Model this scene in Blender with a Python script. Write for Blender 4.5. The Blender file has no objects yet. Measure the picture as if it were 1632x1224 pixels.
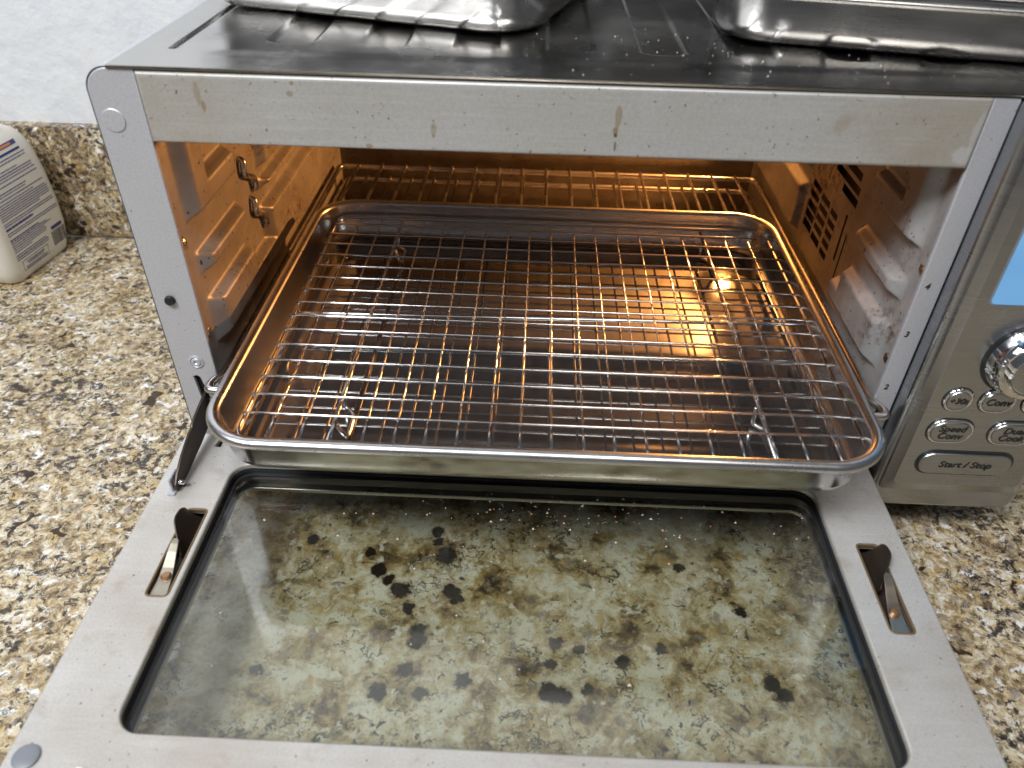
import bpy, bmesh, math, random
from mathutils import Vector, Matrix
random.seed(7)
S = bpy.context.scene
COL = S.collection
R = math.radians

# ------------------------------------------------------------------ camera
cd = bpy.data.cameras.new('camera'); cam = bpy.data.objects.new('camera', cd); COL.objects.link(cam)
right = Vector((0.99904, 0.039453, 0.019034)); down = Vector((0.039298, -0.61529, -0.787321)); fwd = Vector((-0.019351, 0.787313, -0.61625))
M = Matrix.Identity(4)
for i in range(3):
    M[i][0] = right[i]; M[i][1] = -down[i]; M[i][2] = -fwd[i]
M[0][3], M[1][3], M[2][3] = 0.220346, -0.366541, 0.398325
cam.matrix_world = M
cd.sensor_width = 36; cd.lens = 1218.53 / 1632 * 36
cd.clip_start = 0.01; cd.clip_end = 50
cd.dof.use_dof = True; cd.dof.focus_distance = 0.52; cd.dof.aperture_fstop = 9
S.camera = cam

# ------------------------------------------------------------------ world and lamps
W = bpy.data.worlds.new('World'); S.world = W; W.use_nodes = True
W.node_tree.nodes['Background'].inputs[0].default_value = (0.80, 0.86, 1.0, 1)
W.node_tree.nodes['Background'].inputs[1].default_value = 0.11

def area(name, loc, target, size, size_y, power, color):
    l = bpy.data.lights.new(name, 'AREA'); l.shape = 'RECTANGLE'; l.size = size; l.size_y = size_y
    l.energy = power; l.color = color
    o = bpy.data.objects.new(name, l); COL.objects.link(o); o.location = loc
    o.rotation_euler = (Vector(target) - Vector(loc)).to_track_quat('-Z', 'Y').to_euler()
    return o
area('window_light', (-0.38, -0.80, 1.46), (0.1, 0.0, 0.1), 0.42, 0.42, 27, (0.95, 0.97, 1.0))
area('side_window_light', (-0.95, -0.55, 1.40), (0.1, 0.05, 0.15), 0.7, 0.7, 8, (0.93, 0.96, 1.0))
area('ceiling_light', (0.45, -0.80, 1.65), (0.2, 0.0, 0.1), 0.40, 0.40, 9, (1.0, 0.96, 0.90))

S.view_settings.view_transform = 'Standard'; S.view_settings.look = 'None'
S.view_settings.gamma = 1; S.view_settings.use_curve_mapping = False
S.view_settings.exposure = -0.12
S.render.engine = 'CYCLES'
S.cycles.use_denoising = True
S.cycles.max_bounces = 10; S.cycles.glossy_bounces = 6; S.cycles.transparent_max_bounces = 12
S.cycles.sample_clamp_indirect = 6
S.cycles.caustics_reflective = False; S.cycles.caustics_refractive = False

# ------------------------------------------------------------------ material kit
class G:
    def __init__(self, name):
        self.m = bpy.data.materials.new(name); self.m.use_nodes = True
        self.t = self.m.node_tree; self.b = self.t.nodes['Principled BSDF']
        self._co = None
    def node(self, typ, **kw):
        n = self.t.nodes.new(typ)
        for k, v in kw.items(): setattr(n, k, v)
        return n
    def put(self, sock, v):
        if isinstance(v, bpy.types.NodeSocket): self.t.links.new(v, sock)
        elif isinstance(v, (tuple, list)) and len(v) == 3 and sock.type == 'RGBA': sock.default_value = (*v, 1)
        else: sock.default_value = v
    def co(self):
        if not self._co: self._co = self.node('ShaderNodeTexCoord').outputs['Object']
        return self._co
    def math(self, op, a, b=0.0, clamp=False):
        n = self.node('ShaderNodeMath', operation=op, use_clamp=clamp)
        self.put(n.inputs[0], a); self.put(n.inputs[1], b); return n.outputs[0]
    def vmath(self, op, a, b=(0, 0, 0)):
        n = self.node('ShaderNodeVectorMath', operation=op)
        self.put(n.inputs[0], a); self.put(n.inputs[1], b)
        return n.outputs['Value'] if op in ('LENGTH', 'DISTANCE', 'DOT_PRODUCT') else n.outputs['Vector']
    def noise(self, scale, detail=3, rough=0.5, dist=0.0, vec=None, color=False):
        n = self.node('ShaderNodeTexNoise'); self.put(n.inputs['Vector'], vec if vec is not None else self.co())
        n.inputs['Scale'].default_value = scale; n.inputs['Detail'].default_value = detail
        n.inputs['Roughness'].default_value = rough; n.inputs['Distortion'].default_value = dist
        return n.outputs['Color' if color else 'Fac']
    def voro(self, scale, vec=None, feature='F1', out='Distance', rnd=1.0):
        n = self.node('ShaderNodeTexVoronoi', feature=feature); self.put(n.inputs['Vector'], vec if vec is not None else self.co())
        n.inputs['Scale'].default_value = scale; n.inputs['Randomness'].default_value = rnd
        return n.outputs[out]
    def ramp(self, fac, stops, interp='LINEAR'):
        n = self.node('ShaderNodeValToRGB'); n.color_ramp.interpolation = interp
        e = n.color_ramp.elements
        while len(e) < len(stops): e.new(0.5)
        for q, (p, c) in zip(e, stops):
            q.position = p; q.color = (*c, 1) if isinstance(c, (tuple, list)) else (c, c, c, 1)
        self.put(n.inputs[0], fac); return n.outputs[0]
    def step(self, fac, lo, hi, a=0.0, b=1.0):
        n = self.node('ShaderNodeMapRange'); n.interpolation_type = 'SMOOTHSTEP'
        self.put(n.inputs[0], fac)
        for i, v in enumerate((lo, hi, a, b)): n.inputs[i + 1].default_value = v
        return n.outputs[0]
    def mix(self, fac, a, b):
        n = self.node('ShaderNodeMix', data_type='RGBA')
        self.put(n.inputs[0], fac); self.put(n.inputs[6], a); self.put(n.inputs[7], b); return n.outputs[2]
    def bump(self, h, strength=0.2, dist=0.001):
        n = self.node('ShaderNodeBump'); n.inputs['Strength'].default_value = strength; n.inputs['Distance'].default_value = dist
        self.put(n.inputs['Height'], h); self.put(self.b.inputs['Normal'], n.outputs[0])
    def set(self, **kw):
        al = dict(color='Base Color', metal='Metallic', rough='Roughness', spec='Specular IOR Level', ecol='Emission Color', estr='Emission Strength', coat='Coat Weight', aniso='Anisotropic')
        for k, v in kw.items(): self.put(self.b.inputs[al[k]], v)
        return self
    def stretch(self, s):
        return self.vmath('MULTIPLY', self.co(), s)
    def blob(self, c, r, wob=0.35, freq=250):
        """soft mask of a stain at c with radii r (3-D, object space)"""
        d = self.vmath('SUBTRACT', self.co(), c)
        d = self.vmath('MULTIPLY', d, tuple(1.0 / q for q in r))
        l = self.vmath('LENGTH', d)
        l = self.math('ADD', l, self.math('MULTIPLY', self.math('SUBTRACT', self.noise(freq, 3), 0.5), wob * 2))
        return self.step(l, 1.05, 0.75)
MT = {}
def simple(name, color, metal=0.0, rough=0.5, **kw):
    g = G(name); g.set(color=color, metal=metal, rough=rough, **kw); MT[name] = g.m; return g

# granite
SPOTS = [(0.1219, -0.0427, 0.0044), (0.1297, -0.0566, 0.0058), (0.1375, -0.064, 0.0045), (0.1458, -0.0713, 0.0075), (0.1723, -0.0425, 0.0078), (0.166, -0.0307, 0.0044), (0.1784, -0.0705, 0.0063), (0.1822, -0.0764, 0.0044), (0.1615, -0.0999, 0.0060), (0.1618, -0.1071, 0.0062), (0.1572, -0.1261, 0.0055), (0.1443, -0.1402, 0.0062), (0.1673, -0.1397, 0.0050), (0.191, -0.131, 0.0058), (0.2432, -0.1046, 0.0052), (0.2568, -0.108, 0.0047), (0.2402, -0.1186, 0.0038), (0.2823, -0.1149, 0.0050), (0.2395, -0.1353, 0.0070), (0.2465, -0.1369, 0.0062), (0.2613, -0.1331, 0.0044), (0.1537, -0.0848, 0.0042), (0.1638, -0.0232, 0.0046), (0.3242, -0.0445, 0.0038), (0.3059, -0.1051, 0.0038), (0.0825, -0.0343, 0.0050), (0.074, -0.1311, 0.0048), (0.3574, -0.0763, 0.0042), (0.3658, -0.124, 0.0058), (0.3711, -0.1313, 0.0054)]
def granite(name, rough=0.3, shade=0.0):
    g = G(name)
    def sh(v, k): return g.vmath('ADD', v, k)
    co0 = g.co(); g._co = g.vmath('MULTIPLY', co0, (1.2, 1.2, 1.2))
    off = g.vmath('MULTIPLY', g.vmath('SUBTRACT', g.noise(60, 4, 0.6, color=True), (0.5, 0.5, 0.5)), (0.016, 0.016, 0.016))
    w = g.vmath('ADD', g.co(), off)
    big = g.noise(26, 4, 0.6, vec=w)
    f = g.math('ADD', g.math('MULTIPLY', g.noise(150, 5, 0.74, vec=w), 0.64), g.math('MULTIPLY', big, 0.36))
    if shade: f = g.math('SUBTRACT', f, shade)
    # a calmer, cloudier patch of the slab with dark garnet spots (countertop, under the oven door)
    sp = g.node('ShaderNodeSeparateXYZ'); g.put(sp.inputs[0], co0)
    px = g.math('ABSOLUTE', g.math('SUBTRACT', sp.outputs[0], 0.21)); py = g.math('ABSOLUTE', g.math('SUBTRACT', sp.outputs[1], -0.075))
    calm = g.math('MULTIPLY', g.step(px, 0.24, 0.15), g.step(py, 0.125, 0.07))
    if shade: calm = 0.0
    cloud = g.math('ADD', g.math('MULTIPLY', g.noise(30, 5, 0.62, vec=sh(w, (8.1, 3.3, 0.7))), 0.75), g.math('MULTIPLY', g.noise(150, 4, 0.7, vec=w), 0.25))
    f = g.math('ADD', f, g.math('MULTIPLY', calm, g.math('SUBTRACT', g.math('ADD', g.math('MULTIPLY', g.math('SUBTRACT', cloud, 0.5), 1.35), 0.545), f)))
    base = g.ramp(f, [(0.37, (0.065, 0.050, 0.038)), (0.435, (0.23, 0.165, 0.09)), (0.49, (0.45, 0.35, 0.20)), (0.55, (0.64, 0.56, 0.41)), (0.64, (0.82, 0.81, 0.77))])
    och = g.step(g.noise(70, 5, 0.65, vec=sh(w, (3.1, 1.7, 0.4))), 0.55, 0.66)
    base = g.mix(g.math('MULTIPLY', och, 0.62), base, (0.56, 0.37, 0.13))
    gry = g.step(g.noise(95, 5, 0.65, vec=sh(w, (7.3, 2.9, 1.4))), 0.55, 0.66)
    base = g.mix(g.math('MULTIPLY', gry, 0.8), base, (0.29, 0.27, 0.26))
    wht = g.step(g.noise(80, 4, 0.6, vec=sh(w, (2.2, 6.6, 3.3))), 0.575, 0.66)
    base = g.mix(g.math('MULTIPLY', wht, 0.8), base, (0.88, 0.88, 0.87))
    dens = g.math('SUBTRACT', g.math('MULTIPLY', g.math('SUBTRACT', g.noise(13, 3), 0.5), 0.34), g.math('MULTIPLY', calm, 0.075))
    dk = g.step(g.math('ADD', g.noise(165, 5, 0.68, vec=sh(w, (1.3, 8.2, 5.1))), dens), 0.520, 0.610)
    dkc = g.mix(g.step(g.noise(50, 2), 0.45, 0.6), (0.014, 0.015, 0.02), (0.05, 0.03, 0.022))
    base = g.mix(g.math('MULTIPLY', dk, 0.93), base, dkc)
    if not shade:
        wb = g.vmath('ADD', co0, g.vmath('MULTIPLY', g.vmath('SUBTRACT', g.noise(170, 4, 0.65, color=True), (0.5, 0.5, 0.5)), (0.010, 0.010, 0.0)))
        acc = None
        for (bx_, by_, br_) in SPOTS:
            d_ = g.math('DIVIDE', g.vmath('DISTANCE', wb, (bx_, by_, 0.0)), br_)
            acc = d_ if acc is None else g.math('MINIMUM', acc, d_)
        base = g.mix(g.math('MULTIPLY', g.step(acc, 1.35, 1.0), 0.30), base, (0.22, 0.12, 0.05))
        base = g.mix(g.math('MULTIPLY', g.step(acc, 1.03, 0.72), 0.985), base, (0.012, 0.008, 0.007))
    bl = g.step(g.math('ADD', g.noise(56, 2, 0.45, vec=sh(w, (5.3, 1.2, 9.1))), g.math('MULTIPLY', g.math('SUBTRACT', g.noise(9, 2, vec=sh(g.co(), (1.1, 4.9, 2.2))), 0.5), 0.34)), 0.665, 0.71)
    base = g.mix(g.math('MULTIPLY', bl, g.math('SUBTRACT', 0.95, g.math('MULTIPLY', calm, 0.85))), base, (0.030, 0.014, 0.010))
    fl = g.step(g.noise(380, 4, 0.65, vec=w), 0.57, 0.67)
    base = g.mix(g.math('MULTIPLY', fl, 0.55), base, (0.09, 0.08, 0.075))
    cr = g.math('ABSOLUTE', g.math('SUBTRACT', g.noise(24, 5, 0.6, vec=sh(w, (4.4, 0.3, 2.2))), 0.5))
    crm = g.math('MULTIPLY', g.step(cr, 0.014, 0.002), g.step(g.noise(17, 2, vec=sh(g.co(), (9, 2, 3))), 0.47, 0.58))
    base = g.mix(g.math('MULTIPLY', crm, 0.85), base, (0.03, 0.028, 0.03))
    g.set(color=base, rough=rough, spec=0.35)
    g.bump(g.noise(300, 3), 0.05, 0.0004)
    MT[name] = g.m
granite('granite')
granite('granite_shaded', 0.3, 0.045)  # backsplash copy of the granite, its shade put into the colour

# painted wall
g = G('wall_paint')
n1 = g.noise(28, 5, 0.55); n2 = g.noise(120, 3)
g.set(color=g.mix(g.step(n1, 0.3, 0.7), (0.70, 0.73, 0.77), (0.76, 0.785, 0.81)), rough=0.55)
g.bump(g.math('ADD', n1, g.math('MULTIPLY', n2, 0.35)), 0.42, 0.006); MT['wall_paint'] = g.m

# aluminised sheet: frame, header, door
def sheet(name, color, metal, rough, dirt, dirtcol=(0.23, 0.17, 0.10), stains=(), halo=None, streak=0.16):
    g = G(name)
    fine = g.noise(900, 2, 0.6); mid = g.noise(60, 4, 0.6); big = g.noise(9, 3, 0.6)
    c = g.mix(g.step(fine, 0.35, 0.65), tuple(x * 0.93 for x in color), tuple(min(1, x * 1.05) for x in color))
    d = g.math('MULTIPLY', g.math('ADD', g.step(big, 0.42, 0.72), g.math('MULTIPLY', g.step(mid, 0.55, 0.75), 0.6)), dirt)
    c = g.mix(d, c, dirtcol)
    spk = g.step(g.noise(420, 2, 0.5), 0.70, 0.74)
    scr = g.noise(1.0, 4, 0.7, vec=g.stretch((18, 260, 700)))
    c = g.mix(g.step(scr, 0.45, 0.72, 0.0, streak), c, (0.80, 0.79, 0.76))
    c = g.mix(g.math('MULTIPLY', spk, 0.7), c, (0.05, 0.03, 0.02))
    if halo:   # brown-yellow haze that grows toward the ends of the header
        sep = g.node('ShaderNodeSeparateXYZ'); g.put(sep.inputs[0], g.co())
        e = g.math('ABSOLUTE', g.math('SUBTRACT', sep.outputs[0], halo[0]))
        c = g.mix(g.math('MULTIPLY', g.step(g.math('ADD', e, g.math('MULTIPLY', g.math('SUBTRACT', mid, 0.5), 0.12)), halo[1], halo[2]), halo[3]), c, (0.34, 0.27, 0.16))
    for (cc, rr_, col, st) in stains:
        c = g.mix(g.math('MULTIPLY', g.blob(cc, rr_), st), c, col)
    g.set(color=c, metal=metal, rough=g.math('ADD', g.math('MULTIPLY', mid, 0.12), rough - 0.06))
    g.bump(g.math('ADD', fine, g.math('MULTIPLY', g.noise(200, 2), 1.2)), 0.10, 0.0004)
    MT[name] = g.m
BR = (0.27, 0.175, 0.06); DB = (0.10, 0.045, 0.02)
sheet('header_sheet', (0.52, 0.52, 0.51), 0.40, 0.42, 0.22, dirtcol=(0.34, 0.30, 0.22), halo=(0.215, 0.11, 0.225, 0.42), stains=[
    ((0.0585, 0, 0.2800), (0.0017, 0.05, 0.0065), BR, 0.40), ((0.0602, 0, 0.2745), (0.0013, 0.05, 0.0034), BR, 0.6),
    ((0.1045, 0, 0.2865), (0.0010, 0.05, 0.0010), BR, 0.7), ((0.1028, 0, 0.2815), (0.0017, 0.05, 0.0017), BR, 0.55),
    ((0.1705, 0, 0.2665), (0.0014, 0.05, 0.0040), BR, 0.40), ((0.1703, 0, 0.2636), (0.0009, 0.05, 0.0007), BR, 0.6), ((0.1385, 0, 0.2575), (0.0018, 0.05, 0.0013), BR, 0.6),
    ((0.2588, 0, 0.2755), (0.0018, 0.05, 0.0058), BR, 0.50), ((0.2580, 0, 0.2690), (0.0013, 0.05, 0.0020), BR, 0.75), ((0.2582, 0, 0.2668), (0.0010, 0.05, 0.0011), DB, 0.85),
    ((0.2585, 0, 0.2615), (0.0007, 0.05, 0.0028), DB, 0.65),
    ((0.3640, 0, 0.2765), (0.0040, 0.05, 0.005), BR, 0.18),
    ((0.4255, 0, 0.2625), (0.0062, 0.05, 0.0052), (0.60, 0.60, 0.60), 0.75), ((0.428, 0, 0.272), (0.0030, 0.05, 0.011), (0.60, 0.60, 0.60), 0.55)])
sheet('frame_sheet', (0.53, 0.54, 0.58), 0.35, 0.40, 0.12, dirtcol=(0.36, 0.33, 0.29), streak=0.03)
sheet('door_sheet', (0.62, 0.60, 0.57), 0.45, 0.40, 0.50, dirtcol=(0.34, 0.26, 0.18))
def wallmat(name, grime, c0, c1):
    g = G(name)
    mid = g.noise(45, 4, 0.6); spots = g.step(g.noise(300, 2, 0.5), 0.675, 0.715)
    cl = g.noise(13, 3, 0.6)
    c = g.mix(g.step(mid, 0.3, 0.7), c0, c1)
    gm = g.math('MULTIPLY', g.step(cl, 0.46, 0.68), g.step(g.noise(190, 5, 0.75), 0.42, 0.64))
    c = g.mix(g.math('MULTIPLY', gm, grime), c, (0.11, 0.055, 0.03))
    c = g.mix(g.math('MULTIPLY', spots, 0.85), c, (0.03, 0.015, 0.01))
    g.set(color=c, metal=0.3, rough=0.42); g.bump(g.noise(700, 2), 0.05, 0.0003); MT[name] = g.m
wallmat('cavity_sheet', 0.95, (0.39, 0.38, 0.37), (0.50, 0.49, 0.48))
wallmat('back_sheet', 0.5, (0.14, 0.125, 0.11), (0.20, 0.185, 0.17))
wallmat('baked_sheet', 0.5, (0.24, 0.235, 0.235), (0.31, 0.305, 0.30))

# steels
def steel(name, color, rough, brush, amount=0.5, metal=1.0, bump=0.06, smudge=0.12):
    g = G(name)
    b = g.noise(1.0, 4, 0.7, vec=g.stretch(brush)); sm = g.noise(14, 4, 0.6)
    g.set(color=g.mix(g.step(b, 0.3, 0.7), tuple(x * (1 - 0.18 * amount) for x in color), color), metal=metal,
          rough=g.math('ADD', g.math('ADD', g.math('MULTIPLY', b, 0.10 * amount), g.math('MULTIPLY', g.step(sm, 0.35, 0.75), smudge)), rough))
    g.bump(b, bump, 0.0004); MT[name] = g.m
steel('top_steel', (0.62, 0.61, 0.59), 0.13, (30, 2600, 30), 0.8, smudge=0.20)
steel('panel_steel', (0.44, 0.455, 0.475), 0.20, (25, 25, 2600), 1.0, bump=0.07)
steel('pan_steel', (0.58, 0.57, 0.56), 0.15, (40, 1500, 40), 0.5, bump=0.03, smudge=0.05)
steel('pan_floor_steel', (0.33, 0.325, 0.325), 0.025, (14, 900, 14), 0.25, metal=0.92, bump=0.012, smudge=0.015)
steel('rim_steel', (0.66, 0.655, 0.65), 0.24, (60, 60, 60), 0.5, bump=0.02, smudge=0.06)
steel('roaster_steel', (0.62, 0.61, 0.60), 0.14, (20, 20, 900), 0.5, bump=0.03)
steel('dark_reflection_steel', (0.33, 0.325, 0.32), 0.17, (20, 20, 900), 0.6, bump=0.03)  # right pan's copy of the roaster steel, dark reflections put into the colour
steel('wire_steel', (0.72, 0.71, 0.70), 0.11, (30, 30, 30), 0.3, bump=0.0, smudge=0.05)
steel('rack_steel', (0.66, 0.63, 0.60), 0.20, (60, 60, 60), 0.5, bump=0.02)
steel('chrome', (0.80, 0.80, 0.81), 0.06, (30, 30, 30), 0.2, bump=0.0, smudge=0.06)
steel('tray_steel', (0.55, 0.52, 0.48), 0.30, (20, 900, 20), 0.8, metal=0.5)
steel('arm_steel', (0.36, 0.34, 0.31), 0.30, (200, 200, 200), 0.8, bump=0.05)
steel('bracket_steel', (0.55, 0.49, 0.40), 0.28, (120, 120, 120), 0.8, bump=0.06)
steel('fin_steel', (0.060, 0.045, 0.034), 0.34, (120, 120, 120), 0.8, metal=0.6, bump=0.04)
simple('black_gap', (0.008, 0.008, 0.008), rough=0.7)
simple('dark_trim', (0.025, 0.026, 0.028), rough=0.3)
simple('dark_panel_paint', (0.03, 0.027, 0.025), rough=0.5)
simple('pocket_paint', (0.035, 0.025, 0.02), rough=0.6)
simple('black_rubber', (0.012, 0.012, 0.013), rough=0.45)
simple('print_black', (0.02, 0.02, 0.02), rough=0.5)
simple('magnet_grey', (0.20, 0.215, 0.24), rough=0.4)
simple('screw_brass', (0.42, 0.24, 0.13), metal=0.8, rough=0.35)
simple('grease_rim', (0.17, 0.115, 0.06), metal=0.2, rough=0.5)
simple('rust', (0.22, 0.10, 0.045), metal=0.3, rough=0.6)
g = simple('crumb', (0.5, 0.3, 0.17), rough=0.8)
oi = g.node('ShaderNodeNewGeometry').outputs['Random Per Island']
g.set(color=g.ramp(oi, [(0.0, (0.74, 0.67, 0.57)), (0.45, (0.76, 0.68, 0.58)), (0.55, (0.55, 0.32, 0.18)), (0.85, (0.40, 0.17, 0.09)), (1.0, (0.10, 0.05, 0.03))]))
g = simple('dust', (0.8, 0.76, 0.68), rough=0.8)
# lcd
g = simple('lcd', (0.02, 0.05, 0.1), rough=0.15)
g.set(ecol=g.mix(g.step(g.noise(30, 2), 0.3, 0.7), (0.17, 0.43, 0.76), (0.23, 0.50, 0.82)), estr=0.85)
g = simple('bulb_glow', (1, 0.6, 0.2), rough=0.2); g.set(ecol=(1.0, 0.42, 0.09), estr=60.0)
# bottle
simple('bottle_plastic', (0.76, 0.73, 0.66), rough=0.38)
simple('label_blue', (0.035, 0.045, 0.20), rough=0.4)
simple('label_grey', (0.10, 0.09, 0.09), rough=0.4)
simple('label_orange', (0.62, 0.20, 0.05), rough=0.4)
# tinted door glass: clear body with mirror-like surface by Fresnel
g = G('door_glass'); t = g.t; t.nodes.remove(g.b)
tr = g.node('ShaderNodeBsdfTransparent'); gl = g.node('ShaderNodeBsdfGlossy'); mx = g.node('ShaderNodeMixShader'); geo = g.node('ShaderNodeNewGeometry')
facing = g.math('ABSOLUTE', g.vmath('DOT_PRODUCT', geo.outputs['Normal'], geo.outputs['Incoming']))
fres = g.math('ADD', g.math('MULTIPLY', g.math('POWER', g.math('SUBTRACT', 1.0, facing), 5.0), 0.95), 0.045)
tr.inputs[0].default_value = (0.928, 0.931, 0.898, 1); g.put(gl.inputs['Roughness'], g.math('ADD', g.math('MULTIPLY', g.step(g.noise(22, 4, 0.6), 0.3, 0.7), 0.07), 0.045))
haze = g.node('ShaderNodeBsdfDiffuse'); haze.inputs[0].default_value = (0.55, 0.55, 0.5, 1)
mx2 = g.node('ShaderNodeMixShader')
smear = g.math('MULTIPLY', g.step(g.noise(1.0, 5, 0.65, vec=g.stretch((26, 9, 20))), 0.44, 0.76), 0.045)
g.put(mx2.inputs[0], smear); g.put(mx2.inputs[1], tr.outputs[0]); g.put(mx2.inputs[2], haze.outputs[0])
g.put(mx.inputs[0], fres); g.put(mx.inputs[1], mx2.outputs[0]); g.put(mx.inputs[2], gl.outputs[0])
g.put(t.nodes['Material Output'].inputs[0], mx.outputs[0]); MT['door_glass'] = g.m

# ------------------------------------------------------------------ object kit
def wloc(o):
    v = Vector((0, 0, 0))
    while o: v += o.location; o = o.parent
    return v
def obj(name, data, mat, parent=None, kind=None, smooth=False, label=None):
    if isinstance(data, bmesh.types.BMesh):
        me = bpy.data.meshes.new(name); data.normal_update(); data.to_mesh(me); data.free()
    else: me = data
    if parent is not None:
        me.transform(Matrix.Translation(-wloc(parent)))
    me.materials.clear(); me.materials.append(MT[mat])
    if smooth: me.polygons.foreach_set('use_smooth', [True] * len(me.polygons))
    o = bpy.data.objects.new(name, me); COL.objects.link(o)
    if parent is not None: o.parent = parent
    if kind: o['kind'] = kind
    if label: o['label'] = label
    return o
def thing(name, label, cat, loc=(0, 0, 0), rz=0.0, group=None):
    o = bpy.data.objects.new(name, None); COL.objects.link(o); o.location = loc; o.rotation_euler = (0, 0, rz)
    o.empty_display_size = 0.02
    o['label'] = label; o['category'] = cat
    if group: o['group'] = group
    return o
def autosmooth(o, ang=35):
    me = o.data
    bm = bmesh.new(); bm.from_mesh(me)
    for f in bm.faces: f.smooth = True
    for e in bm.edges:
        if len(e.link_faces) == 2 and e.calc_face_angle(0) > R(ang): e.smooth = False
    bm.to_mesh(me); bm.free(); return o
def box(bm, a, b):
    vs = [bm.verts.new((x, y, z)) for x in (a[0], b[0]) for y in (a[1], b[1]) for z in (a[2], b[2])]
    for f in ((0, 1, 3, 2), (4, 6, 7, 5), (0, 4, 5, 1), (2, 3, 7, 6), (0, 2, 6, 4), (1, 5, 7, 3)):
        bm.faces.new([vs[i] for i in f])
    return vs
def bbox(name, a, b, mat, parent=None, bevel=0.0, seg=3, **kw):
    bm = bmesh.new(); box(bm, a, b)
    if bevel: bmesh.ops.bevel(bm, geom=bm.edges[:], offset=bevel, segments=seg, profile=0.5, affect='EDGES')
    bmesh.ops.recalc_face_normals(bm, faces=bm.faces)
    o = obj(name, bm, mat, parent, **kw)
    if bevel: autosmooth(o, 50)
    return o
def rr(x0, y0, x1, y1, r, n=8):
    out = []
    for cx, cy, a0 in ((x1 - r, y1 - r, 0), (x0 + r, y1 - r, 90), (x0 + r, y0 + r, 180), (x1 - r, y0 + r, 270)):
        for k in range(n + 1):
            a = R(a0 + 90 * k / n); out.append((cx + r * math.cos(a), cy + r * math.sin(a)))
    return out
def circ(cx, cy, r, n=20): return [(cx + r * math.cos(2 * math.pi * k / n), cy + r * math.sin(2 * math.pi * k / n)) for k in range(n)]
def plate(outline, holes, thick, bevel=0.0, axis='Z', pos=0.0, res=2):
    """flat plate with holes; front face at pos looking +Z (axis Z) or -Y (axis Y, u=x, v=z) or +X (axis X, u=y, v=z)"""
    cu = bpy.data.curves.new('plate', 'CURVE'); cu.dimensions = '2D'; cu.fill_mode = 'BOTH'
    cu.extrude = max(thick / 2 - bevel, 0.00001); cu.bevel_depth = bevel; cu.bevel_resolution = res; cu.offset = -bevel
    for pts in [outline] + list(holes):
        sp = cu.splines.new('POLY'); sp.points.add(len(pts) - 1); sp.use_cyclic_u = True
        for p, q in zip(sp.points, pts): p.co = (q[0], q[1], 0, 1)
    o = bpy.data.objects.new('plate', cu); COL.objects.link(o)
    dg = bpy.context.evaluated_depsgraph_get(); dg.update()
    me = bpy.data.meshes.new_from_object(o.evaluated_get(dg))
    bpy.data.objects.remove(o); bpy.data.curves.remove(cu)
    me.transform(Matrix.Translation((0, 0, -thick / 2)))
    if axis == 'Y': me.transform(Matrix(((1, 0, 0, 0), (0, 0, -1, 0), (0, 1, 0, 0), (0, 0, 0, 1))))
    if axis == 'X': me.transform(Matrix(((0, 0, 1, 0), (1, 0, 0, 0), (0, 1, 0, 0), (0, 0, 0, 1))))
    d = {'Z': (0, 0, pos), 'Y': (0, pos, 0), 'X': (pos, 0, 0)}[axis]
    me.transform(Matrix.Translation(d))
    return me
def text(name, body, size, loc, mat, parent, shear=0.2, bold=0.0, align='CENTER', rot=None, space=1.0):
    cu = bpy.data.curves.new('t', 'FONT'); cu.body = body; cu.size = size; cu.shear = shear; cu.offset = bold
    cu.align_x = align; cu.align_y = 'CENTER'; cu.extrude = 0.00008; cu.space_line = space
    o = bpy.data.objects.new('t', cu); COL.objects.link(o)
    dg = bpy.context.evaluated_depsgraph_get(); dg.update()
    me = bpy.data.meshes.new_from_object(o.evaluated_get(dg))
    bpy.data.objects.remove(o); bpy.data.curves.remove(cu)
    me.transform(rot if rot is not None else Matrix.Rotation(R(90), 4, 'X'))
    me.transform(Matrix.Translation(loc))
    return obj(name, me, mat, parent)
def fillet(pts, r, n=6, closed=False):
    out = []; m = len(pts)
    for i, p in enumerate(pts):
        p = Vector(p)
        if not closed and i in (0, m - 1): out.append(p); continue
        a = Vector(pts[i - 1]) - p; b = Vector(pts[(i + 1) % m]) - p
        rr_ = min(r, a.length * 0.49, b.length * 0.49)
        p0 = p + a.normalized() * rr_; p1 = p + b.normalized() * rr_
        for k in range(n + 1):
            t_ = k / n; out.append(p0 * (1 - t_) ** 2 + p * 2 * t_ * (1 - t_) + p1 * t_ ** 2)
    return out
def tube(bm, pts, r, seg=8, closed=False):
    pts = [Vector(p) for p in pts]; m = len(pts); rings = []
    tan = []
    for i in range(m):
        a = pts[i - 1] if (i or closed) else pts[0]; b = pts[(i + 1) % m] if (i < m - 1 or closed) else pts[-1]
        tan.append((b - a).normalized())
    u = tan[0].orthogonal().normalized()
    for i in range(m):
        u = (u - tan[i] * u.dot(tan[i])).normalized(); v = tan[i].cross(u)
        rings.append([bm.verts.new(pts[i] + (u * math.cos(2 * math.pi * k / seg) + v * math.sin(2 * math.pi * k / seg)) * r) for k in range(seg)])
    if closed:   # twist match
        best = min(range(seg), key=lambda s: (rings[0][s].co - rings[-1][0].co).length)
        rings.append(rings[0][best:] + rings[0][:best])
    for A, B in zip(rings, rings[1:]):
        for k in range(seg): bm.faces.new((A[k], A[(k + 1) % seg], B[(k + 1) % seg], B[k]))
    if not closed:
        for ring, s in ((rings[0], -1), (rings[-1], 1)):
            d = tan[0] * -1 if s < 0 else tan[-1]
            c = sum((v.co for v in ring), Vector()) / seg + d * r * 0.5
            cv = bm.verts.new(c)
            for k in range(seg): bm.faces.new((ring[k], ring[(k + 1) % seg], cv))
    bmesh.ops.recalc_face_normals(bm, faces=bm.faces)
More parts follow.
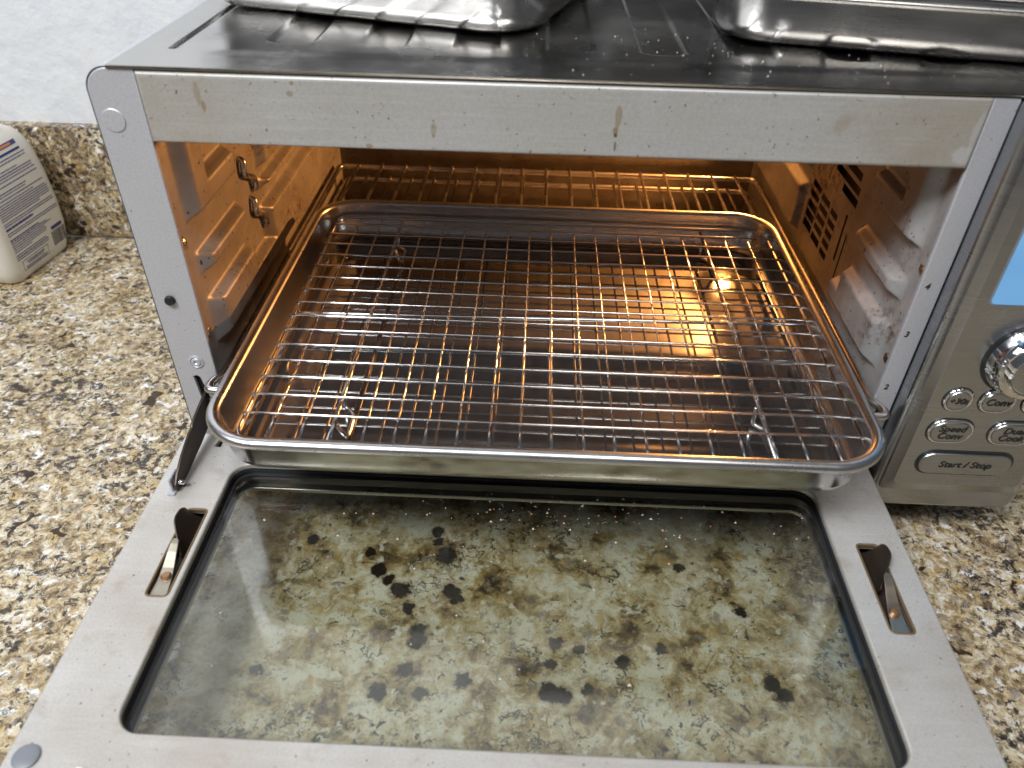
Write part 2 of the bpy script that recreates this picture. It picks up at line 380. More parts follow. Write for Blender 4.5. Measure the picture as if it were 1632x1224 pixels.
def wire(name, pts, r, mat, parent, seg=8, closed=False, **kw):
    bm = bmesh.new(); tube(bm, pts, r, seg, closed); return obj(name, bm, mat, parent, smooth=True, **kw)
def lathe(bm, prof, c, axis='Y', n=28, fl=None):
    """profile (radius, height) revolved; axis Y: height goes to -Y (towards the viewer); Z: up; X: +x"""
    rings = []
    for j, (r, h) in enumerate(prof):
        ring = []
        for k in range(n):
            a = 2 * math.pi * k / n; rad = r * (fl(a, j) if fl else 1)
            u, v = rad * math.cos(a), rad * math.sin(a)
            p = {'Y': (u, -h, v), 'Z': (u, v, h), 'X': (h, u, v), '-X': (-h, u, v)}[axis]
            ring.append(bm.verts.new(Vector(c) + Vector(p)))
        rings.append(ring)
    for A, B in zip(rings, rings[1:]):
        for k in range(n): bm.faces.new((A[k], A[(k + 1) % n], B[(k + 1) % n], B[k]))
    bm.faces.new(rings[0]); bm.faces.new(rings[-1])
    bmesh.ops.recalc_face_normals(bm, faces=bm.faces)
def turned(name, prof, c, mat, parent, axis='Y', n=28, fl=None, **kw):
    bm = bmesh.new(); lathe(bm, prof, c, axis, n, fl); return autosmooth(obj(name, bm, mat, parent, **kw), 40)
def heightfield(us, vs, f, keep=None):
    bm = bmesh.new(); g_ = [[bm.verts.new(f(u, v)) for v in vs] for u in us]
    for i in range(len(us) - 1):
        for j in range(len(vs) - 1):
            if keep is None or keep((us[i] + us[i + 1]) / 2, (vs[j] + vs[j + 1]) / 2):
                bm.faces.new((g_[i][j], g_[i + 1][j], g_[i + 1][j + 1], g_[i][j + 1]))
    loose = [v for v in bm.verts if not v.link_faces]
    bmesh.ops.delete(bm, geom=loose, context='VERTS')
    return bm
def lin(a, b, n): return [a + (b - a) * i / n for i in range(n + 1)]
def sst(x): x = max(0.0, min(1.0, x)); return x * x * (3 - 2 * x)

# ------------------------------------------------------------------ setting
bbox('countertop', (-1.1, -0.75, -0.035), (1.3, 0.3738, 0.0), 'granite', kind='structure')
bbox('backsplash', (-1.1, 0.374, 0.0), (1.3, 0.396, 0.1205), 'granite_shaded', bevel=0.0025, kind='structure')
bbox('wall', (-1.1, 0.3885, 0.1203), (1.3, 0.45, 1.3), 'wall_paint', kind='structure')

# unseen dark panel added behind the oven so the top's right half mirrors dark
bbox('added_dark_panel', (0.225, 0.372, 0.320), (1.30, 0.3883, 1.0), 'dark_panel_paint', kind='structure', bevel=0.002)

# ------------------------------------------------------------------ toaster oven
ZT, ZH = 0.29, 0.2555
oven = thing('toaster_oven', 'open stainless steel countertop oven with lit cavity, lowered glass door and blue display', 'toaster oven')
# front frame strips
out = [(0.0045, 0.055), (0.0297, 0.055), (0.0297, ZT + 0.0006)] + [(0.0165 - 0.0118 * math.sin(R(a)), ZT + 0.0006 - 0.0118 + 0.0118 * math.cos(R(a))) for a in range(0, 91, 10)]
slot = [(0.0146, 0.1075), (0.0168, 0.1082), (0.0185, 0.1070), (0.0232, 0.0805), (0.0172, 0.0765)]
fl_ = autosmooth(obj('front_frame', plate(out, [slot], 0.0030, 0.0008, 'Y', 0.0), 'frame_sheet', oven), 40)
slotr = [(0.4330, 0.085), (0.4380, 0.085), (0.4380, 0.105), (0.4345, 0.105)]
autosmooth(obj('front_frame', plate([(0.4303, 0.055), (0.4428, 0.055), (0.4428, ZT - 0.0003), (0.4303, ZT - 0.0003)], [slotr], 0.0030, 0.0008, 'Y', 0.0), 'frame_sheet', oven), 40)
# black box behind the frame slots
bbox('slot_liner', (0.0100, 0.0035, 0.070), (0.0262, 0.0270, 0.115), 'black_gap', oven)
# header with rolled lips
hd = [(0.0301, ZH), (0.4299, ZH), (0.4299, ZT - 0.0005), (0.0301, ZT - 0.0005)]
autosmooth(obj('header', plate(hd, [], 0.014, 0.0022, 'Y', -0.0016, res=5), 'header_sheet', oven), 45)
# rivets, screws, stopper, magnets on the frame
def rivet(c, r=0.0032, parent=oven, mat='frame_sheet'):
    o = turned('rivet', [(r * 1.5, -0.0004), (r * 1.5, 0.0002), (r * 1.15, 0.0009), (r * 0.95, 0.0003), (r * 0.8, 0.0010), (r * 0.45, 0.0013), (r * 0.22, 0.0004)], c, mat, parent)
    return o
rivet((0.0192, 0, 0.1190)); rivet((0.0205, 0, 0.0665))
turned('rubber_stopper', [(0.0030, -0.001), (0.0030, 0.0012), (0.0026, 0.0022), (0.0015, 0.0027)], (0.0146, 0, 0.1627), 'black_rubber', oven)
turned('dimple', [(0.0059, -0.0005), (0.0059, 0.00005), (0.0055, 0.00045), (0.0040, 0.00055)], (0.0133, 0, 0.2655), 'frame_sheet', oven)
for k, (x, z) in zip('432', ((0.4340, 0.1893), (0.4333, 0.1581), (0.4338, 0.1203))):
    text('lettering', k, 0.0052, (x + 0.0006, -0.00012, z), 'print_black', oven, shear=0.15, bold=0.00012)

# top plate with stamped recesses
rec = [(0.0795 + 0.0481 * k, 0.1035 + 0.0481 * k) for k in range(9)]
def topz(x, y):
    z = 0.0
    for a, b in rec:
        if a - 0.003 < x < b + 0.003:
            d = min(x - a, b - x)
            yc = 0.0445 + max(0.0, 0.006 - d) * 0.7
            z = min(z, -0.0017 * sst((d + 0.0006) / 0.0022) * sst((y - yc + 0.001) / 0.002) * sst((0.335 - y) / 0.002))
    d = 0.0012 - abs(x - 0.0365)
    if d > -0.0015: z = min(z, -0.0022 * sst((d + 0.001) / 0.002) * sst((y - 0.030) / 0.002) * sst((0.30 - y) / 0.002))
    z += 0.0012 * sst((y - 0.02) / 0.012) * sst((x - 0.05) / 0.02) * 0.5      # slightly raised field
    return z
xs = sorted(set([round(0.0165 + 0.00105 * i, 5) for i in range(497)])); xs = [x for x in xs if x <= 0.5372]
ys = [0.0 + 0.0012 * i for i in range(72)] + [0.09 + 0.008 * i for i in range(30)] + [0.3275, 0.331, 0.333, 0.335, 0.338, 0.345, 0.352, 0.358, 0.364]
bm = heightfield(xs, ys, lambda x, y: (x, y + 0.0004, ZT + 0.0016 + topz(x, y)))
o = obj('top_plate', bm, 'top_steel', oven, smooth=True)
# rolled front lip of the top plate
bm = bmesh.new(); box(bm, (0.0165, -0.0010, ZT + 0.0004), (0.5372, 0.0006, ZT + 0.00155))
bmesh.ops.bevel(bm, geom=bm.edges[:], offset=0.0004, segments=2, affect='EDGES')
obj('top_lip', bm, 'bracket_steel', oven, smooth=True)
# outer shell: left side with rolled corner, back, bottom
prof = [(0.0045, 0.033), (0.0045, ZT - 0.0110)] + [(0.0165 - 0.012 * math.cos(R(a)), ZT + 0.0013 - 0.012 + 0.012 * math.sin(R(a))) for a in range(0, 91, 9)]
bm = bmesh.new(); rows = [[bm.verts.new((x, y, z)) for y in (-0.0001, 0.364)] for x, z in prof]
for a, b in zip(rows, rows[1:]): bm.faces.new((a[0], a[1], b[1], b[0]))
autosmooth(obj('side_shell', bm, 'frame_sheet', oven), 40)
bbox('back_shell', (0.0047, 0.3642, 0.033), (0.537, 0.3662, ZT + 0.001), 'frame_sheet', oven)
bbox('bottom_shell', (0.0047, 0.0005, 0.0325), (0.537, 0.364, 0.0365), 'frame_sheet', oven)
for x in (0.03, 0.50):
    for y in (0.03, 0.335):
        turned('foot', [(0.010, 0), (0.011, 0.004), (0.012, 0.032)], (x, y, 0.0), 'black_rubber', oven, axis='Z', n=16)

# cavity
def padh(y, z):
    def bx(y0, y1, z0, z1, f=0.012, e=0.0045): return min((y - y0) / f, (y1 - y) / e, (z - z0) / e, (z1 - z) / e)
    h = max(bx(0.0150, 0.0870, 0.2025, 0.2225), bx(0.0150, 0.045, 0.2025, 0.28),
            bx(0.0155, 0.0885, 0.1690, 0.1835),
            bx(0.0150, 0.0900, 0.1215, 0.1535, 0.014, 0.005), bx(0.0150, 0.355, 0.1215, 0.139, 0.014, 0.005),
            bx(0.1240, 0.355, 0.1215, 0.163, 0.012, 0.006),
            bx(0.1310, 0.345, 0.1715, 0.1800), bx(0.1310, 0.345, 0.1860, 0.2100), bx(0.12, 0.345, 0.218, 0.25))
    return sst(h)
us = lin(0.0028, 0.362, 266); vs = lin(0.052, 0.262, 156)
XL0, XR0, PH = 0.0272, 0.4328, 0.0072
bm = heightfield(us, vs, lambda y, z: (XL0 + PH * padh(y, z), y, z)); bmesh.ops.reverse_faces(bm, faces=bm.faces[:])
lw = obj('cavity_side_wall', bm, 'cavity_sheet', oven, smooth=True)
slots = [(0.112, 0.160, 0.1905, 0.1960), (0.111, 0.141, 0.1822, 0.1876), (0.116, 0.142, 0.1985, 0.2040)]
for i in range(5):
    z = 0.1300 + 0.0078 * i
    slots += [(0.1350, 0.1500, z, z + 0.0046), (0.1535, 0.1720, z + 0.001, z + 0.0056), (0.1755, 0.1950, z + 0.002, z + 0.0066)]
slots += [(0.1190, 0.1222, 0.139, 0.174), (0.1110, 0.1138, 0.124, 0.163)]
inslot = lambda y, z: any(a < y < b and c < z < d for a, b, c, d in slots)
us2 = lin(0.0028, 0.362, 328); vs2 = lin(0.052, 0.262, 190)
def rpad(y, z):
    flat = 1.0 - sst((min(y - 0.104, 0.202 - y, z - 0.120, 0.209 - z) + 0.004) / 0.006)
    return padh(y, z) * flat
bm = heightfield(us2, vs2, lambda y, z: (XR0 - PH * rpad(y, z), y, z), keep=lambda y, z: not inslot(y, z))
rw = obj('cavity_side_wall', bm, 'cavity_sheet', oven, smooth=True)
bbox('vent_backing', (XR0 + 0.004, 0.100, 0.115), (XR0 + 0.005, 0.21, 0.215), 'black_gap', oven)
bm = heightfield(lin(XL0 - 0.001, XR0 + 0.001, 60), lin(0.051, 0.263, 40), lambda x, z: (x, 0.362 - 0.004 * sst(min((x - 0.06) / 0.01, (0.40 - x) / 0.01, (z - 0.10) / 0.008, (0.24 - z) / 0.008)), z))
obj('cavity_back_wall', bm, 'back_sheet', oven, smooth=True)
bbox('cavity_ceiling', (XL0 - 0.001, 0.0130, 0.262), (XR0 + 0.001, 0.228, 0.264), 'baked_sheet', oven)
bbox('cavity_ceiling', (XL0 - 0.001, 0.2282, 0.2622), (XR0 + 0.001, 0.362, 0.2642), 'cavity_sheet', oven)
bbox('crumb_tray', (XL0 - 0.001, 0.0005, 0.0500), (XR0 + 0.001, 0.362, 0.0525), 'tray_steel', oven)
bbox('sill', (0.0300, -0.0010, 0.046), (0.4300, 0.010, 0.0655), 'frame_sheet', oven, bevel=0.001)
bbox('heater_baffle', (XL0, 0.2270, 0.2500), (XR0, 0.2290, 0.2615), 'baked_sheet', oven)
for y in (0.09, 0.19):
    wire('heating_element', [(0.028, y, 0.066), (0.432, y, 0.066)], 0.0035, 'arm_steel', oven)
    wire('heating_element', [(0.028, y, 0.250), (0.432, y, 0.250)], 0.0035, 'arm_steel', oven)
# rack hooks and screws
def hook(y, z, s, xw):
    d = 1 if s < 0 else -1
    x = xw + d * 0.0030
    p = [(xw - d * 0.003, y, z + 0.0015), (x, y, z + 0.0012), (x, y - 0.0025, z - 0.0085), (x, y + 0.0135, z - 0.0165), (x, y + 0.0145, z - 0.0250), (x - d * 0.004, y + 0.0145, z - 0.0265)]
    wire('rack_hook', fillet(p, 0.004, 4), 0.0021, 'rack_steel', oven)
for s, xw in ((-1, XL0), (1, XR0)):
    if s < 0: hook(0.107, 0.203, s, xw); hook(0.114, 0.1725, s, xw)
    for y, z in ((0.0072, 0.1955), (0.0080, 0.1362)):
        turned('screw', [(0.0030, 0), (0.0028, 0.0012), (0.0016, 0.0018)], (xw, y, z), 'rack_steel', oven, axis='X' if s < 0 else '-X', n=14)
# oven lamp high on the right wall near the back
LP = (0.4238, 0.331, 0.2320)
turned('lamp_holder', [(0.016, 0), (0.016, 0.003), (0.011, 0.004), (0.011, 0.008)], (XR0 - PH * 0 , LP[1], LP[2]), 'bracket_steel', oven, axis='-X', n=18)
bm = bmesh.new(); bmesh.ops.create_uvsphere(bm, u_segments=12, v_segments=8, radius=0.0060, matrix=Matrix.Translation(LP))
obj('light_bulb', bm, 'bulb_glow', oven, smooth=True)
sl = bpy.data.lights.new('oven_lamp', 'SPOT'); sl.energy = 6.0; sl.color = (1.0, 0.39, 0.095); sl.spot_size = R(164); sl.spot_blend = 0.55; sl.shadow_soft_size = 0.004
so = bpy.data.objects.new('oven_lamp', sl); COL.objects.link(so); so.location = (LP[0] - 0.0075, LP[1] - 0.003, LP[2])
so.rotation_euler = Vector((-1.0, -0.14, -0.10)).to_track_quat('-Z', 'Y').to_euler()

# control panel
def rr4(x0, z0, x1, z1, rs, n=8):   # corner radii: top right, top left, bottom left, bottom right
    out = []
    for (sx, sz, a0), r in zip(((1, 1, 0), (-1, 1, 90), (-1, -1, 180), (1, -1, 270)), rs):
        cx_ = (x1 - r) if sx > 0 else (x0 + r); cz_ = (z1 - r) if sz > 0 else (z0 + r)
        for k in range(n + 1):
            a = R(a0 + 90 * k / n); out.append((cx_ + r * math.cos(a), cz_ + r * math.sin(a)))
    return out
pan = autosmooth(obj('control_panel', plate(rr4(0.4432, 0.0325, 0.5380, ZT + 0.0005, (0.004, 0.004, 0.004, 0.010)), [], 0.376, 0.0030, 'Y', -0.0118, res=4), 'panel_steel', oven), 40)
# raised main face with sloped border
def ring_loft(rings, cap_last=True):
    bm = bmesh.new(); rr2 = [[bm.verts.new(p) for p in ring] for ring in rings]
    n = len(rr2[0])
    for A, B in zip(rr2, rr2[1:]):
        for k in range(n): bm.faces.new((A[k], A[(k + 1) % n], B[(k + 1) % n], B[k]))
    if cap_last: bm.faces.new(rr2[-1])
    bmesh.ops.recalc_face_normals(bm, faces=bm.faces); return bm
def face_ring(x0, z0, x1, z1, r, y, dy=0.0): return [(u, y + dy * min(1.0, max(0.0, (v - 0.0485) / 0.006)), v) for u, v in rr(x0, z0, x1, z1, r, 5)]
bm = ring_loft([face_ring(0.4478, 0.0485, 0.5347, 0.2860, 0.003, -0.0112), face_ring(0.4478, 0.0485, 0.5347, 0.2860, 0.003, -0.0122, -0.0016), face_ring(0.4532, 0.0560, 0.5313, 0.2828, 0.003, -0.0149), face_ring(0.4536, 0.0564, 0.5309, 0.2824, 0.003, -0.0151)])
autosmooth(obj('panel_face', bm, 'panel_steel', pan), 12)
FY = -0.0151
def button(x0, z0, x1, z1, words, size, chrome=True, space=0.85):
    r = (z1 - z0) / 2 - 0.0002
    b = None
    rings = [face_ring(x0, z0, x1, z1, r, FY + 0.0005)]
    if chrome:
        path = [(u, FY - 0.0006, v) for u, v in rr(x0 + 0.0009, z0 + 0.0009, x1 - 0.0009, z1 - 0.0009, r - 0.0009, 7)]
        b = bpy.data.objects.new('button', None)
        gap = obj('button_gap', plate([(u, v) for u, v in rr(x0 - 0.0006, z0 - 0.0006, x1 + 0.0006, z1 + 0.0006, r + 0.0005, 7)], [], 0.0004, 0, 'Y', FY - 0.0002), 'dark_trim', pan)
        bz = bmesh.new(); tube(bz, path, 0.0010, 8, True); obj('button_bezel', bz, 'chrome', pan, smooth=True)
        ins = 0.0022
    else:
        obj('button_gap', plate([(u, v) for u, v in rr(x0 - 0.0005, z0 - 0.0005, x1 + 0.0005, z1 + 0.0010, r + 0.0005, 7)], [], 0.0004, 0, 'Y', FY - 0.0002), 'dark_trim', pan)
        ins = 0.0016
    bm = ring_loft([face_ring(x0 + ins - 0.0006, z0 + ins - 0.0006, x1 - ins + 0.0006, z1 - ins + 0.0006, r - ins + 0.0006, FY - 0.0001),
                    face_ring(x0 + ins - 0.0006, z0 + ins - 0.0006, x1 - ins + 0.0006, z1 - ins + 0.0006, r - ins + 0.0006, FY - 0.0012),
                    face_ring(x0 + ins - 0.0002, z0 + ins - 0.0002, x1 - ins + 0.0002, z1 - ins + 0.0002, r - ins + 0.0002, FY - 0.0018),
                    face_ring(x0 + ins + 0.0006, z0 + ins + 0.0006, x1 - ins - 0.0006, z1 - ins - 0.0006, r - ins - 0.0006, FY - 0.0020)])
    autosmooth(obj('button', bm, 'panel_steel', pan), 30)
    if words:
        text('lettering', words, size, ((x0 + x1) / 2, FY - 0.00225, (z0 + z1) / 2), 'print_black', pan, bold=0.00008, space=space)
button(0.4604, 0.1165, 0.4769, 0.1330, '+30s', 0.0056)
button(0.4808, 0.1165, 0.5014, 0.1330, 'Conv', 0.0066)
button(0.5055, 0.1165, 0.5225, 0.1330, '', 0.005)
button(0.4594, 0.0920, 0.4862, 0.1100, 'Speed\nConv', 0.0066)
button(0.4955, 0.0920, 0.5223, 0.1100, 'Dual\nCook', 0.0066)
button(0.4617, 0.0662, 0.5197, 0.0846, 'Start / Stop', 0.0069, chrome=False)
text('lettering', 'Select', 0.0070, (0.4905, FY - 0.0001, 0.1838), 'print_black', pan, bold=0.00012)
# dial
DC = (0.4945, FY, 0.1545)
turned('dial_gap', [(0.0232, 0), (0.0232, 0.0003)], DC, 'dark_trim', pan, n=40)
flute = lambda a, j: 1.0 - (0.03 if (math.cos(11 * a + 0.6) > 0.93 and j in (1, 2, 3)) else 0.0)
turned('dial', [(0.0214, 0.0003), (0.0216, 0.003), (0.0200, 0.0100), (0.0185, 0.0120), (0.0150, 0.0120)], DC, 'chrome', pan, n=140, fl=flute)
turned('dial_cap', [(0.0150, 0.0118), (0.0150, 0.0145), (0.0140, 0.0152), (0.0133, 0.0146), (0.0128, 0.0146)], DC, 'chrome', pan, n=48)
turned('dial_cap', [(0.0127, 0.0140), (0.0127, 0.0149), (0.0110, 0.0154), (0.004, 0.0156)], DC, 'panel_steel', pan, n=40)
# display
obj('display_bezel', plate(rr(0.4600, 0.1880, 0.5220, 0.2740, 0.003, 6), [], 0.0006, 0.0002, 'Y', FY - 0.0003), 'magnet_grey', pan)
obj('display', plate(rr(0.4612, 0.1892, 0.5208, 0.2728, 0.0025, 6), [], 0.0004, 0.0, 'Y', FY - 0.0006), 'lcd', pan)

# ------------------------------------------------------------------ door (part of the oven)
ZD = 0.069; GX0, GX1, GY0, GY1 = 0.0445, 0.3945, -0.2035, -0.0352
hole = rr(GX0, GY0, GX1, GY1, 0.0115, 8)
pkl = rr(0.0298, -0.1325, 0.0406, -0.0735, 0.0022, 4); pkr = rr(0.4075, -0.1348, 0.4190, -0.0785, 0.0022, 4)
hgl = [(0.0262, -0.0205), (0.0300, -0.0205), (0.0300, -0.0125), (0.0275, -0.0125)]
hgr = [(0.4075, -0.0225), (0.4135, -0.0225), (0.4135, -0.0145), (0.4085, -0.0145)]
brl = rr(0.0125, -0.0600, 0.0200, -0.0440, 0.002, 3)
door = autosmooth(obj('door', plate(rr(0.0045, -0.240, 0.4345, -0.0085, 0.004, 4), [hole, pkl, pkr, hgl, hgr], 0.0042, 0.0012, 'Z', ZD, res=4), 'door_sheet', oven), 45)
# deeper inner frame under the sheet, dark lining of the window recess, outer skin
obj('window_gasket', plate(rr(GX0 - 0.003, GY0 - 0.003, GX1 + 0.003, GY1 + 0.003, 0.0135, 8), [rr(GX0 + 0.0006, GY0 + 0.0006, GX1 - 0.0006, GY1 - 0.0008, 0.0110, 8)], 0.0024, 0.0, 'Z', ZD - 0.0043), 'dark_trim', door)
obj('window_spacer', plate(rr(GX0 - 0.0060, GY0 - 0.0060, GX1 + 0.0060, GY1 + 0.0060, 0.0135, 8), [rr(GX0 - 0.0022, GY0 - 0.0022, GX1 + 0.0022, GY1 + 0.0022, 0.012, 8)], 0.0080, 0.0006, 'Z', ZD - 0.0100), 'dark_trim', door)
obj('glass_border', plate(rr(GX0 - 0.002, GY0 - 0.002, GX1 + 0.002, GY1 + 0.002, 0.012, 8), [rr(GX0 + 0.0024, GY0 + 0.0012, GX1 - 0.0024, GY1 - 0.0030, 0.0095, 8)], 0.0003, 0.0, 'Z', ZD - 0.00655), 'dark_trim', door)
obj('glass_pane', plate(rr(GX0 - 0.002, GY0 - 0.002, GX1 + 0.002, GY1 + 0.002, 0.012, 8), [], 0.0030, 0, 'Z', ZD - 0.0068), 'door_glass', door)
obj('glass_pane', plate(rr(GX0 - 0.004, GY0 - 0.004, GX1 + 0.004, GY1 + 0.004, 0.012, 8), [], 0.0030, 0, 'Z', ZD - 0.0186), 'door_glass', door)
obj('door_skin', plate(rr(0.0050, -0.2395, 0.4340, -0.0090, 0.004, 4), [rr(GX0 - 0.0010, GY0 - 0.0010, GX1 + 0.0010, GY1 + 0.0010, 0.010, 8)], 0.0030, 0.0008, 'Z', ZD - 0.0217), 'panel_steel', door)
bm = bmesh.new()
for a, b in (((0.0050, -0.2390, ZD - 0.0215), (0.0062, -0.011, ZD - 0.0040)), ((0.4328, -0.2390, ZD - 0.0215), (0.4340, -0.011, ZD - 0.0040)), ((0.0065, -0.2390, ZD - 0.0215), (0.4325, -0.2378, ZD - 0.0040)), ((0.0065, -0.0112, ZD - 0.0215), (0.4325, -0.0100, ZD - 0.0040))): box(bm, a, b)
obj('door_edge', bm, 'frame_sheet', door)
# pockets under the latch holes
for x0, x1, y0, y1 in ((0.0285, 0.0418, -0.134, -0.072), (0.4062, 0.4204, -0.136, -0.077), (0.0255, 0.0310, -0.0215, -0.0115), (0.4065, 0.4145, -0.0235, -0.0135)):
    bbox('pocket_floor', (x0, y0, ZD - 0.0110), (x1, y1, ZD - 0.0100), 'pocket_paint', door)
for pk, e in (((0.0298, -0.1325, 0.0406, -0.0735), 0.0011), ((0.4075, -0.1348, 0.4190, -0.0785), 0.0011)):
    autosmooth(obj('pocket_rim', plate(rr(pk[0] - e, pk[1] - e, pk[2] + e, pk[3] + e, 0.0032, 4), [rr(pk[0] + 0.0002, pk[1] + 0.0002, pk[2] - 0.0002, pk[3] - 0.0002, 0.0020, 4)], 0.0030, 0.0005, 'Z', ZD + 0.0003), 'grease_rim', door), 40)
# spring latches: twisted strip with an upright fin, one screw each
def latch(xo, xi, y0, y1, mir):
    # strip from user end (y0) to its rounded tip
    zb = ZD + 0.0002; yt_ = y0 + 0.0335; ym = y0 + 0.034
    w0, w1 = 0.0092, 0.0044
    xc0 = (xo + xi) / 2 + (xo - xi) * 0.03; xc1 = xo + (xi - xo) * 0.36
    def sx(y, sgn): q = (y - y0 - 0.0012) / 0.0293; return (xc0 + (xc1 - xc0) * q + sgn * (w0 + (w1 - w0) * q) / 2, y)
    out = [sx(y0 + k_, -1) for k_ in (0.026, 0.022, 0.018, 0.014, 0.010, 0.0012)] + [sx(y0 + k_, 1) for k_ in (0.0012, 0.010, 0.014, 0.018, 0.022, 0.026)] + [(xc1 + w1 / 2 * math.cos(R(q)), yt_ - 0.003 + 0.0035 * math.sin(R(q))) for q in range(0, 181, 20)]
    me = plate(out, [], 0.0011, 0.0003, 'Z', 0.0)
    for v in me.vertices: v.co.z += zb - 0.0022 + 0.0068 * sst((v.co.y - y0 - 0.010) / 0.026)
    st = obj('latch_strip', me, 'bracket_steel', door)
    # fin: curved upright blade leaning toward the window
    us_, vs_ = lin(0, 1, 14), lin(0, 1, 6); bm = bmesh.new(); th = 0.0007
    def P(u, v, o_):
        y = (ym - 0.0075) + (y1 - 0.0012 - ym + 0.0075) * u
        top = 0.0105 * math.sqrt(max(0.0, 1 - ((max(u, 0.55) - 0.55) / 0.45) ** 2.4)) * sst(u / 0.6 + 0.08)
        z = (ZD - 0.006) + (top + 0.005) * v
        x = xo + (xi - xo) * (0.86 - 0.80 * v ** 0.8 * sst(u * 1.2 + 0.25))
        return (x + o_ * th * mir, y, z)
    for o_ in (0, 1):
        gr = [[bm.verts.new(P(u, v, o_)) for v in vs_] for u in us_]
        for i in range(14):
            for j in range(6): bm.faces.new((gr[i][j], gr[i + 1][j], gr[i + 1][j + 1], gr[i][j + 1]))
        if o_ == 0: g0 = gr
    for A in range(14):
        bm.faces.new((g0[A][6], g0[A + 1][6], gr[A + 1][6], gr[A][6]))
    for B in range(6):
        bm.faces.new((g0[0][B], g0[0][B + 1], gr[0][B + 1], gr[0][B])); bm.faces.new((g0[14][B], g0[14][B + 1], gr[14][B + 1], gr[14][B]))
    bmesh.ops.recalc_face_normals(bm, faces=bm.faces)
    autosmooth(obj('latch_fin', bm, 'fin_steel', door), 50)
    turned('screw', [(0.0027, 0.0), (0.0027, 0.0010), (0.0020, 0.0018), (0.0006, 0.0020)], (xc0, y0 + 0.0130, zb - 0.0021), 'screw_brass', door, axis='Z', n=14)
latch(0.0298, 0.0406, -0.1325, -0.0735, -1)
latch(0.4190, 0.4075, -0.1348, -0.0785, 1)
# hinge arms
def arm(x, s):
    pts = [(0.030, 0.0985), (0.0139, 0.0968), (0.0060, 0.0958), (-0.0123, 0.0930), (-0.0250, 0.0905), (-0.0265, 0.0888), (-0.0308, 0.0884), (-0.0454, 0.0838), (-0.0563, 0.0790), (-0.0610, 0.0750), (-0.0615, 0.0712), (-0.0570, 0.0696), (-0.0440, 0.0696), (-0.0213, 0.0718), (-0.0011, 0.0752), (0.0136, 0.0770), (0.030, 0.0800)]
    o = autosmooth(obj('hinge_arm', plate(pts, [], 0.0018, 0.0004, 'X', x), 'fin_steel', oven), 40)
    turned('rivet', [(0.0017, 0), (0.0016, 0.0008), (0.0009, 0.0013)], (x, 0.0035, 0.0865), 'chrome', oven, axis='X' if s < 0 else '-X', n=12)
    bm = bmesh.new(); box(bm, (x - 0.0062, -0.0640, ZD), (x - 0.0012, -0.0500, ZD + 0.0012)); box(bm, (x - 0.0040, -0.0620, ZD + 0.0010), (x - 0.0024, -0.0520, ZD + 0.0105))
    bmesh.ops.bevel(bm, geom=bm.edges[:], offset=0.0004, segments=2, affect='EDGES')
    autosmooth(obj('hinge_bracket', bm, 'frame_sheet', door), 40)
    wire('hinge_pin', [(x - 0.0045, -0.0575, ZD + 0.0050), (x + 0.0030, -0.0575, ZD + 0.0050)], 0.0014, 'chrome', door)
arm(0.0195, -1)
turned('magnet', [(0.0056, 0), (0.0056, 0.0010), (0.0050, 0.0014), (0.001, 0.0015)], (0.0140, -0.2165, ZD), 'magnet_grey', door, axis='Z', n=28)
turned('rivet', [(0.0046, 0), (0.0044, 0.0005), (0.0036, 0.0007), (0.003, 0.0004)], (0.0390, -0.2235, ZD), 'door_sheet', door, axis='Z', n=24)

# ------------------------------------------------------------------ oven racks
def wires(parent, name, path, r, mat, places, seg=6):
    bm = bmesh.new(); tube(bm, path, r, seg); me = bpy.data.meshes.new(name); bm.to_mesh(me); bm.free()
    me.polygons.foreach_set('use_smooth', [True] * len(me.polygons)); me.materials.append(MT[mat])
    for p in places:
        o = bpy.data.objects.new(name, me); COL.objects.link(o); o.parent = parent; o.location = p
def make_rack(x0, y0, x1, y1, z, label, flare=0.0):
    t = thing('oven_rack', label, 'oven rack', (x0, y0, z), group='wire racks inside the oven')
    q0, q1 = x0 + 0.0022, x1 - 0.0022
    fr = fillet([(x0 - flare, y0, z), (x1 + flare, y0, z), (x1 + flare, y0 + 0.0085, z), (q1, y0 + 0.0150, z), (q1, y1, z), (q0, y1, z), (q0, y0 + 0.0150, z), (x0 - flare, y0 + 0.0085, z)], 0.0075, 6, True)
    wire('frame', fr, 0.0026, 'rack_steel', t, closed=True)
    wire('crossbar', [(x0 + 0.002, (y0 + y1) / 2, z - 0.004), (x1 - 0.002, (y0 + y1) / 2, z - 0.004)], 0.0022, 'rack_steel', t)
    n = 17; L = y1 - y0
    wires(t, 'wire', [(0, -0.0015, 0.0024), (0, L + 0.0015, 0.0024)], 0.0014, 'rack_steel', [(0.0214 + 0.0223 * k, 0, 0) for k in range(n)])
    return t
make_rack(0.0310, -0.0145, 0.4310, 0.3310, 0.1090, 'wire oven rack carrying the baking sheet, slid slightly out of the oven', 0.0025)
make_rack(0.0320, 0.0140, 0.4300, 0.3560, 0.0860, 'lower wire oven rack glimpsed behind and beneath the baking sheet')

